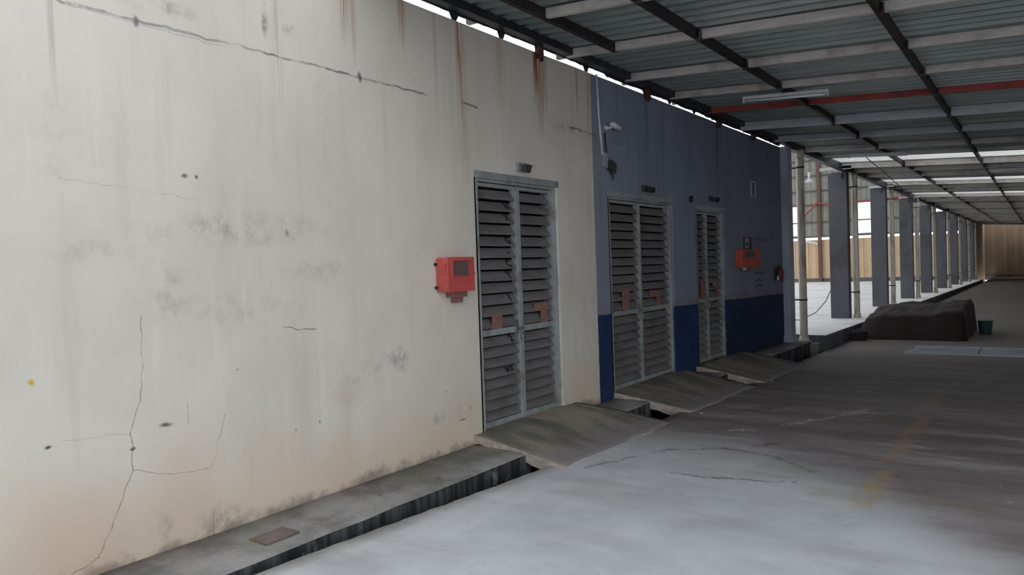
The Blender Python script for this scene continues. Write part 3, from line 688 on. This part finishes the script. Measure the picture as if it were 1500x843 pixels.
# ------------------------------------------------------------ columns and downpipes
ORD = ['first', 'second', 'third', 'fourth', 'fifth', 'sixth', 'seventh', 'eighth']
PIPE_Y = [14.80, 20.1, 25.7, 31.4, 37.1, 43.3, 49.6, 56.0, 61.6]
def make_column(i, y):
    z0 = zp(y); root = empty('concrete_column', (-4.05, y, z0), label='dark grey concrete column on the platform edge, %s from the blue wall' % ORD[i], category='column', group='columns along the platform edge')
    b = MB().box(-4.28, -3.85, y - .14, y + .14, z0 - .002, 3.64); b.bevel(.012); part(root, 'shaft', b, M['column'])
    for zj in (1.0 + z0, 2.35): part(root, 'form_joint', MB().box(-4.284, -3.846, y - .144, y + .144, zj, zj + .018), M['plat_side'])
    part(root, 'head_plate', MB().box(-4.2, -3.92, y - .13, y + .13, 3.64, 3.655).box(-3.99, -3.95, y - .19, y - .14, 3.5, 3.62), M['dkgrey'])
for i in range(8): make_column(i, PIPE_Y[i + 1] - .22)
def make_pipe(i, y):
    x = -3.745 if i else -3.70; z0 = zp(y) if i else -.02; r = .072
    lab = 'stained cream downpipe at the end of the blue wall' if i == 0 else ('stained cream downpipe in front of the %s dark column' % ORD[i - 1])
    root = empty('downpipe', (x, y, z0), label=lab, category='pipe', group='downpipes along the platform edge')
    n = 10; pts = [(x + noise.noise(Vector((k, i * 3, 0))) * .008, y, z0 + .06 + (3.56 - z0) * k / n) for k in range(n + 1)]
    part(root, 'pipe', MB().tube(pts, r, 14), M['pipe'])
    part(root, 'pipe_foot', MB().tube([(x, y, z0), (x, y, z0 + .09), (x, y, z0 + .12)], [r + .02, r + .018, r + .004], 14), M['pipe'])
    for zc in (.78 if i == 0 else z0 + .62, 3.28):
        part(root, 'pipe_clamp', MB().tube([(x, y, zc), (x, y, zc + .03)], r + .008, 14).box(x - .16, x - r, y - .012, y + .012, zc, zc + .03), M['rust'], label='dark rusty pipe clamp')
    part(root, 'pipe_collar', MB().tube([(x, y, 3.48), (x, y, 3.60)], r + .01, 14), M['pipe'])
for i, y in enumerate(PIPE_Y): make_pipe(i, y)

# ------------------------------------------------------------ red hose or meter boxes
def make_box(name, y0, y1, z0, z1, xf, lab, mat, wy0, wy1, wz0, wz1):
    root = empty(name, (WX, (y0 + y1) / 2, z0), label=lab, category='cabinet')
    b = MB().box(WX, xf - .022, y0, y1, z0, z1); b.bevel(.012); part(root, 'body', b, mat)
    d = MB(); x0, x1 = xf - .02, xf
    d.box(x0, x1, y0, wy0, z0 - .004, z1 + .004).box(x0, x1, wy1, y1, z0 - .004, z1 + .004).box(x0, x1, wy0, wy1, z0 - .004, wz0).box(x0, x1, wy0, wy1, wz1, z1 + .004)
    door = part(root, 'lid', d, mat)
    f = MB().box(x1, x1 + .006, wy0 - .012, wy0, wz0 - .012, wz1 + .012).box(x1, x1 + .006, wy1, wy1 + .012, wz0 - .012, wz1 + .012).box(x1, x1 + .006, wy0, wy1, wz1, wz1 + .012).box(x1, x1 + .006, wy0, wy1, wz0 - .012, wz0)
    sub(root, door, 'pane_rim', f, mat)
    sub(root, door, 'pane', MB().box(x0 + .004, x0 + .010, wy0, wy1, wz0, wz1), M['glass'], label='dusty viewing pane')
    return root, door
r1, d1 = make_box('hose_cabinet', 4.525, 4.86, 1.425, 1.695, -3.80, 'red wall cabinet with a viewing pane on the cream wall beside the nearest door', M['red_box'], 4.585, 4.80, 1.548, 1.668)
part(r1, 'knob', MB().tube([(-3.86, 4.86, 1.56), (-3.86, 4.885, 1.56), (-3.86, 4.90, 1.56)], [.045, .045, .03], 14), M['black'], label='black round knob')
for zz in (1.645, 1.46): part(r1, 'lug', MB().tube([(-3.92, 4.505, zz), (-3.92, 4.527, zz)], .012, 8), M['black'])
part(r1, 'latch', MB().box(-3.845, -3.825, 4.517, 4.526, 1.60, 1.65).box(-3.87, -3.83, 4.519, 4.526, 1.50, 1.57), M['red_box'])
part(r1, 'bracket', MB().box(-3.93, -3.85, 4.64, 4.82, 1.375, 1.424).box(-3.93, -3.88, 4.70, 4.80, 1.33, 1.375), M['plate'], label='rusty red bracket under the cabinet')
r2, d2 = make_box('hose_cabinet', 11.68, 12.58, 1.47, 1.755, -3.81, 'orange red wall cabinet on the blue wall past the third door', M['red_box_b'], 11.78, 12.36, 1.63, 1.735)
part(r2, 'lug', MB().tube([(-3.84, 11.83, 1.43), (-3.84, 11.83, 1.468)], .03, 10), M['white'])
part(r2, 'bracket', MB().box(-3.93, -3.86, 11.95, 12.2, 1.40, 1.468), M['plate'])
# paper notice with thin dark frame above the second box
root = empty('notice_board', (WX, 12.29, 1.76), label='small dark framed grey notice above the orange red cabinet', category='notice')
part(root, 'board', MB().box(WX, WX + .008, 12.1, 12.48, 1.765, 1.97), M['blue_paint'])
part(root, 'sheet', MB().box(WX + .008, WX + .010, 12.14, 12.36, 1.78, 1.945), M['paper'])
part(root, 'mark', MB().box(WX + .010, WX + .0108, 12.21, 12.31, 1.83, 1.872), M['black_paint'])
part(root, 'header', MB().box(WX + .008, WX + .012, 12.1, 12.48, 1.952, 1.97), M['plate'])
# worn stencilled lines on the blue wall: too faded to read, dashes of paint
def smudge_line(y0, y1, z, h, lab):
    b = MB(); y = y0
    while y < y1 - .02:
        w = .055 + rnd.random() * .03; y2 = min(y + w, y1); m = rnd.random()
        b.box(WX, WX + .0012, y, y + .016, z, z + h); b.box(WX, WX + .0012, y + .016, y2, z if m < .5 else z + h * .7, (z if m < .5 else z + h * .7) + h * .3)
        if m > .35: b.box(WX, WX + .0012, y2 - .014, y2, z + h * .3 * (m < .5), z + h - h * .3 * (m >= .5))
        y = y2 + .022
    o = b.build('stencil_line', M['blue_paint']); o['label'] = lab; o['category'] = 'wall lettering'; o['group'] = 'faded stencilled lines on the blue wall'
smudge_line(12.62, 13.38, 1.915, .045, 'faded dark stencilled line above and right of the orange red cabinet')
smudge_line(12.62, 13.22, 1.33, .055, 'pale worn stencilled line just below the orange red cabinet')
smudge_line(12.66, 12.98, 1.215, .05, 'short dark stencilled line, middle one under the orange red cabinet')
smudge_line(12.64, 13.04, 1.115, .05, 'lowest dark stencilled line on the blue wall above the navy band')

# fire bell / extinguisher-like alarm unit near the pilaster
root = empty('fire_extinguisher', (WX + .06, 13.78, 1.18), label='small dark red extinguisher with black hose on the blue wall near the pilaster', category='extinguisher')
part(root, 'cylinder', MB().tube([(WX + .075, 13.84, 1.19), (WX + .075, 13.84, 1.20), (WX + .075, 13.84, 1.37), (WX + .075, 13.84, 1.41), (WX + .075, 13.84, 1.43)], [.05, .065, .065, .045, .02], 14), M['ext_red'])
part(root, 'valve', MB().box(WX + .05, WX + .10, 13.78, 13.92, 1.43, 1.455).box(WX + .06, WX + .09, 13.74, 13.9, 1.47, 1.485), M['black'])
part(root, 'hose', MB().tube([(WX + .075, 13.78, 1.44), (WX + .08, 13.70, 1.42), (WX + .08, 13.68, 1.34), (WX + .08, 13.70, 1.29)], .018, 8), M['black'])
part(root, 'nozzle', MB().tube([(WX + .08, 13.70, 1.29), (WX + .08, 13.70, 1.20)], [.016, .024], 8), M['white'], label='pale nozzle')
part(root, 'bracket', MB().box(WX, WX + .03, 13.80, 13.88, 1.25, 1.40), M['black'])

# ------------------------------------------------------------ small lamps over the doors
def make_flood(y, z, s, lab, shade):
    root = empty('wall_lamp', (WX, y, z), label=lab, category='lamp', group='small lamps above the louvred doors')
    bm_ = M['frame'] if shade else M['dkgrey']
    part(root, 'base_box', MB().box(WX, WX + .03, y - .05 * s, y + .02 * s, z - .035, z + .04), bm_)
    part(root, 'arm', MB().tube([(WX + .02, y, z), (WX + .06, y + .02, z - .01)], .009, 8), M['steel'] if shade else M['dkgrey'])
    R = Matrix.Rotation(.35, 4, 'Y'); pv = (WX + .08, y + .03, z - .02)
    part(root, 'housing', MB().box(WX + .05, WX + .095, y - .02, y + .07 * s, z - .05, z + .015, rot=R, piv=pv), M['dkgrey'] if shade else M['black'])
    part(root, 'lens', MB().box(WX + .055, WX + .09, y - .015, y + .065 * s, z - .053, z - .0505, rot=R, piv=pv), M['glass'])
    if shade: part(root, 'visor', MB().box(WX + .045, WX + .11, y - .025, y + .085, z + .018, z + .022, rot=R, piv=pv), M['dkgrey'])
make_flood(5.74, 2.52, 1.0, 'small grey wall lamp with visor above the nearest louvred door', True)
make_flood(8.42, 2.50, 1.5, 'small dark wall lamp above the middle louvred door', False)
make_flood(10.66, 2.50, 1.7, 'small dark wall lamp above the farthest louvred door', False)
o = MB().tube([(WX, 9.886, 2.453), (WX + .03, 9.886, 2.453), (WX + .04, 9.886, 2.453)], [.045, .045, .02], 12).build('push_button', M['black']); o['label'] = 'small round black fitting on the blue wall left of the farthest lamp'; o['category'] = 'fitting'

# camera, conduit and hanging junction box at the near end of the blue wall
root = empty('security_camera', (WX, 7.5, 3.12), label='white security camera on the blue wall beside the white conduit', category='camera')
part(root, 'base', MB().tube([(WX, 7.46, 3.11), (WX + .02, 7.46, 3.11), (WX + .03, 7.46, 3.11)], [.032, .032, .02], 12), M['white'])
part(root, 'arm', MB().tube([(WX + .02, 7.46, 3.11), (WX + .05, 7.50, 3.11), (WX + .06, 7.53, 3.13)], .013, 8), M['white'])
part(root, 'housing', MB().tube([(WX + .04, 7.51, 3.16), (WX + .06, 7.55, 3.15), (WX + .09, 7.66, 3.11)], [.024, .034, .03], 10), M['white'])
part(root, 'lens', MB().tube([(WX + .09, 7.66, 3.11), (WX + .094, 7.675, 3.104)], [.024, .02], 10), M['black'])
o = MB().tube([(WX + .014, 7.276, 3.66), (WX + .014, 7.30, 3.2), (WX + .014, 7.355, 2.80)], .013, 8).build('conduit', M['conduit']); o['label'] = 'thin white conduit running down the top of the blue wall'; o['category'] = 'conduit'
root = empty('junction_box', (WX, 7.48, 2.68), label='weathered junction box with a dangling wire hanging below the conduit', category='box')
part(root, 'cover', MB().box(WX + .005, WX + .045, 7.36, 7.43, 2.66, 2.82, rot=Matrix.Rotation(-.25, 4, 'X'), piv=(WX, 7.4, 2.74)), M['paper'])
part(root, 'socket', MB().box(WX + .005, WX + .07, 7.46, 7.58, 2.64, 2.74, rot=Matrix.Rotation(-.35, 4, 'X'), piv=(WX, 7.5, 2.7)).tube([(WX + .03, 7.54, 2.66), (WX + .05, 7.56, 2.60)], .03, 8), M['dkgrey'])
part(root, 'wire', MB().tube([(WX + .012, 7.43, 3.05), (WX + .01, 7.44, 2.95), (WX + .03, 7.44, 2.8), (WX + .04, 7.5, 2.66), (WX + .04, 7.535, 2.62), (WX + .04, 7.535, 2.54)], .008, 6), M['black'])
# vent
root = empty('wall_vent', (WX, 12.67, 2.65), label='small rectangular vent high on the far blue wall', category='vent')
part(root, 'surround', MB().box(WX, WX + .02, 12.53, 12.56, 2.64, 2.90).box(WX, WX + .02, 12.74, 12.77, 2.64, 2.90).box(WX, WX + .02, 12.56, 12.74, 2.87, 2.90).box(WX, WX + .02, 12.56, 12.74, 2.64, 2.67), M['pilaster'])
part(root, 'backing', MB().box(WX, WX + .004, 12.56, 12.74, 2.67, 2.87), M['black'])
for k in range(4): part(root, 'blade', MB().box(WX + .006, WX + .016, 12.56, 12.74, 2.69 + k * .045, 2.70 + k * .045), M['pilaster'])

# ------------------------------------------------------------ fluorescent battens under the roof
def make_batten(x0, x1, y, drop, lab):
    za = roof_z(x0) - drop; zb = roof_z(x1) - drop; root = empty('fluorescent_batten', (x0, y, za), label=lab, category='lamp', group='fluorescent battens under the roof')
    def bar(ya, yb, t0, t1): return [(x0, ya, za - t1), (x1, ya, zb - t1), (x1, yb, zb - t1), (x0, yb, za - t1), (x0, ya, za - t0), (x1, ya, zb - t0), (x1, yb, zb - t0), (x0, yb, za - t0)]
    part(root, 'body', MB().hexa(bar(y, y + .07, 0, .035)), M['white'])
    part(root, 'tube', MB().tube([(x0 + .03, y + .02, za - .055), (x1 - .03, y + .02, zb - .055)], .015, 10), M['tube'])
    for x, z in ((x0, za), (x1 - .02, zb)): part(root, 'lamp_holder', MB().box(x, x + .02, y, y + .05, z - .075, z - .035), M['white'])
    for f in (.2, .8):
        x = x0 + (x1 - x0) * f; z = za + (zb - za) * f; part(root, 'hanger', MB().box(x - .006, x + .006, y + .03, y + .04, z, z + drop + .004), M['steel'])
make_batten(-3.00, -2.00, 9.35, .115, 'white fluorescent batten nearest the viewer, just before the red beam')
make_batten(-3.12, -2.08, 16.2, .12, 'white fluorescent batten just before the first skylight strip')
make_batten(-.95, .2, 20.2, .14, 'dim fluorescent batten at the right edge, past the first skylight strip')

# ------------------------------------------------------------ loose things in the yard
def tarp_pile():
    bm = bmesh.new(); nx, ny = 44, 30; x0, x1, y0, y1 = -3.22, -1.22, 17.2, 20.2; top = []
    for i in range(nx + 1):
        row = []
        for j in range(ny + 1):
            u = i / nx; v = j / ny; x = x0 + (x1 - x0) * u; y = y0 + (y1 - y0) * v
            e = min(1, min(u / .12, (1 - u) / .05, v / .05, (1 - v) / .05))
            e = 1 - (1 - max(0, e)) ** 2.6
            prof = .50 + .14 * min(1, v * 2.2) + .06 * (u > .7) * min(1, (u - .7) * 8) - .10 * max(0, 1 - u * 4)
            h = prof * e + noise.noise(Vector((x * 2.2, y * 2.2, 3))) * .05 * e + noise.noise(Vector((x * 7, y * 5, 1))) * .02 * e
            bulge = .04 * noise.noise(Vector((x * 3, y * 3, 6)))
            row.append(bm.verts.new((x + (bulge if 0 < i < nx else bulge * .5), y + bulge * .5, zr(y) + max(0, h) - .002)))
        top.append(row)
    for a, b in zip(top, top[1:]):
        for j in range(ny): bm.faces.new((a[j], b[j], b[j + 1], a[j + 1])).smooth = True
    me = bpy.data.meshes.new('covered_pile'); bm.to_mesh(me); bm.free(); me.materials.append(M['tarp'])
    o = bpy.data.objects.new('covered_pile', me); C.objects.link(o); o['label'] = 'low dark maroon covered pile on the yard beside the platform'; o['category'] = 'pile'
tarp_pile()
b = MB().box(-3.26, -3.0, 16.78, 17.1, zr(17), zr(17) + .20); b.bevel(.03); b.box(-3.20, -3.06, 16.86, 17.02, zr(17) + .20, zr(17) + .225)
o = b.build('sack', M['tarp']); o['label'] = 'small reddish bundle at the left foot of the covered pile'; o['category'] = 'bundle'
z0 = zr(19.0); root = empty('bucket', (-1.0, 19.0, z0), label='teal plastic bucket standing to the right of the covered pile', category='bucket')
part(root, 'shell', MB().tube([(-1, 19, z0), (-1, 19, z0 + .27), (-1, 19, z0 + .29), (-1, 19, z0 + .285)], [.11, .14, .15, .12], 16), M['bucket'])
part(root, 'handle', MB().tube([(-1 + .14 * math.cos(a), 18.99 - .05 * math.sin(a), z0 + .27 - .10 * math.sin(a)) for a in [k * math.pi / 10 for k in range(11)]], .005, 6), M['steel'])
# steel trench covers across the yard
root = empty('trench_cover', (-2, 15.4, zr(15.4)), label='row of blue grey steel trench covers lying across the yard', category='drain cover')
x = -2.05
while x < 4.9:
    x2 = x + 1.14; 
    for (ya, yb) in ((14.75, 15.3), (15.34, 15.9)):
        b = MB(); sk = .10 if x < -2 else 0
        b.hexa([(x + (0 if ya < 15 else sk), ya, zr(ya) - .01), (x2, ya, zr(ya) - .01), (x2, yb, zr(yb) - .01), (x + sk, yb, zr(yb) - .01), (x + (0 if ya < 15 else sk), ya, zr(ya) + .016), (x2, ya, zr(ya) + .016), (x2, yb, zr(yb) + .016), (x + sk, yb, zr(yb) + .016)])
        part(root, 'cover_plate', b, M['cover'])
    x += 1.16
for ya in (14.69, 15.92): part(root, 'angle_edge', MB().box(-2.02, 4.9, ya, ya + .05, zr(ya) - .01, zr(ya) + .022), M['cover_edge'])
# loose rubble crumbs near the drain
def crumb(x, y, s, lab):
    b = MB(); v = bmesh.ops.create_icosphere(b.bm, subdivisions=1, radius=s)['verts']
    for q in v: q.co *= 1 + noise.noise(q.co * 60 + Vector((x, y, 0)) * 9) * .6; q.co.z *= .5
    bmesh.ops.translate(b.bm, verts=v, vec=(x, y, zr(y) + s * .35))
    o = b.build('concrete_crumb', M['edge_conc']); o['label'] = lab; o['category'] = 'rubble'
for (x, y, s, lab) in ((-3.1, 5.02, .028, 'pale concrete lump at the lower corner of the nearest ramp'), (-2.3, 6.9, .022, 'pale concrete crumb lying nearest to the edge of the pale slab'), (-2.05, 7.3, .018, 'small concrete crumb in the middle of the yard before the white scar'),
        (-1.9, 7.7, .022, 'concrete crumb lying on the pale scar in the stained yard'), (-2.95, 7.55, .028, 'concrete lump at the broken corner of the middle ramp'), (-1.5, 5.35, .013, 'tiny dark crumb beside the row of tyre smudges'), (-3.0, 10.25, .024, 'concrete lump at the foot of the farthest ramp')): crumb(x, y, s, lab)

# ------------------------------------------------------------ inside the warehouse
def pipe_thing(pts, r, mat, name, lab, cat, seg=8):
    o = MB().tube(pts, r, seg).build(name, mat); o['label'] = lab; o['category'] = cat; return o
pipe_thing([(-15.35, 61.6, 4.6), (-14.2, 61.6, 5.8), (-13.3, 61.6, 5.55), (-9.5, 61.6, 5.75), (-4.2, 61.6, 5.75)], .07, M['beam_red'], 'sprinkler_pipe', 'red pipe crossing high on the far warehouse wall', 'pipe')
root = empty('high_bay_lamp', (-9.55, 40, 5.4), label='white high bay lamp hanging inside the warehouse', category='lamp')
part(root, 'rod', MB().tube([(-9.55, 40, 5.85), (-9.55, 40, 10.4)], .012, 6), M['dkgrey'])
part(root, 'ballast', MB().tube([(-9.55, 40, 5.55), (-9.55, 40, 5.9)], .07, 10), M['white'])
part(root, 'reflector', MB().tube([(-9.55, 40, 5.55), (-9.55, 40, 5.48), (-9.55, 40, 5.40)], [.09, .14, .26], 16), M['white'])
pipe_thing([(-4.30, 19.85, .75), (-4.36, 19.6, .50), (-4.5, 19.2, .25), (-4.75, 18.8, zp(18.8) + .02), (-5.2, 18.7, zp(18.7) + .012), (-5.8, 18.7, zp(18.7) + .012)], .012, M['cable'], 'cable', 'grey cable drooping from the first column onto the platform floor', 'cable')
pipe_thing([(-2.9, 16.8, 3.60), (-2.95, 19.0, 3.52), (-3.2, 24.0, 3.45), (-3.70, 30.7, 3.44)], .010, M['black'], 'cable', 'black cable slung under the roof towards the third column', 'cable', 6)
root = empty('floodlight', (-3.9, 31.0, 3.62), label='grey floodlight on a stub at the head of the third column', category='lamp')
part(root, 'stub', MB().box(-3.79, -3.70, 30.96, 31.04, 3.60, 3.635), M['pilaster'])
part(root, 'head', MB().box(-3.80, -3.64, 30.82, 30.96, 3.46, 3.60), M['dkgrey'])
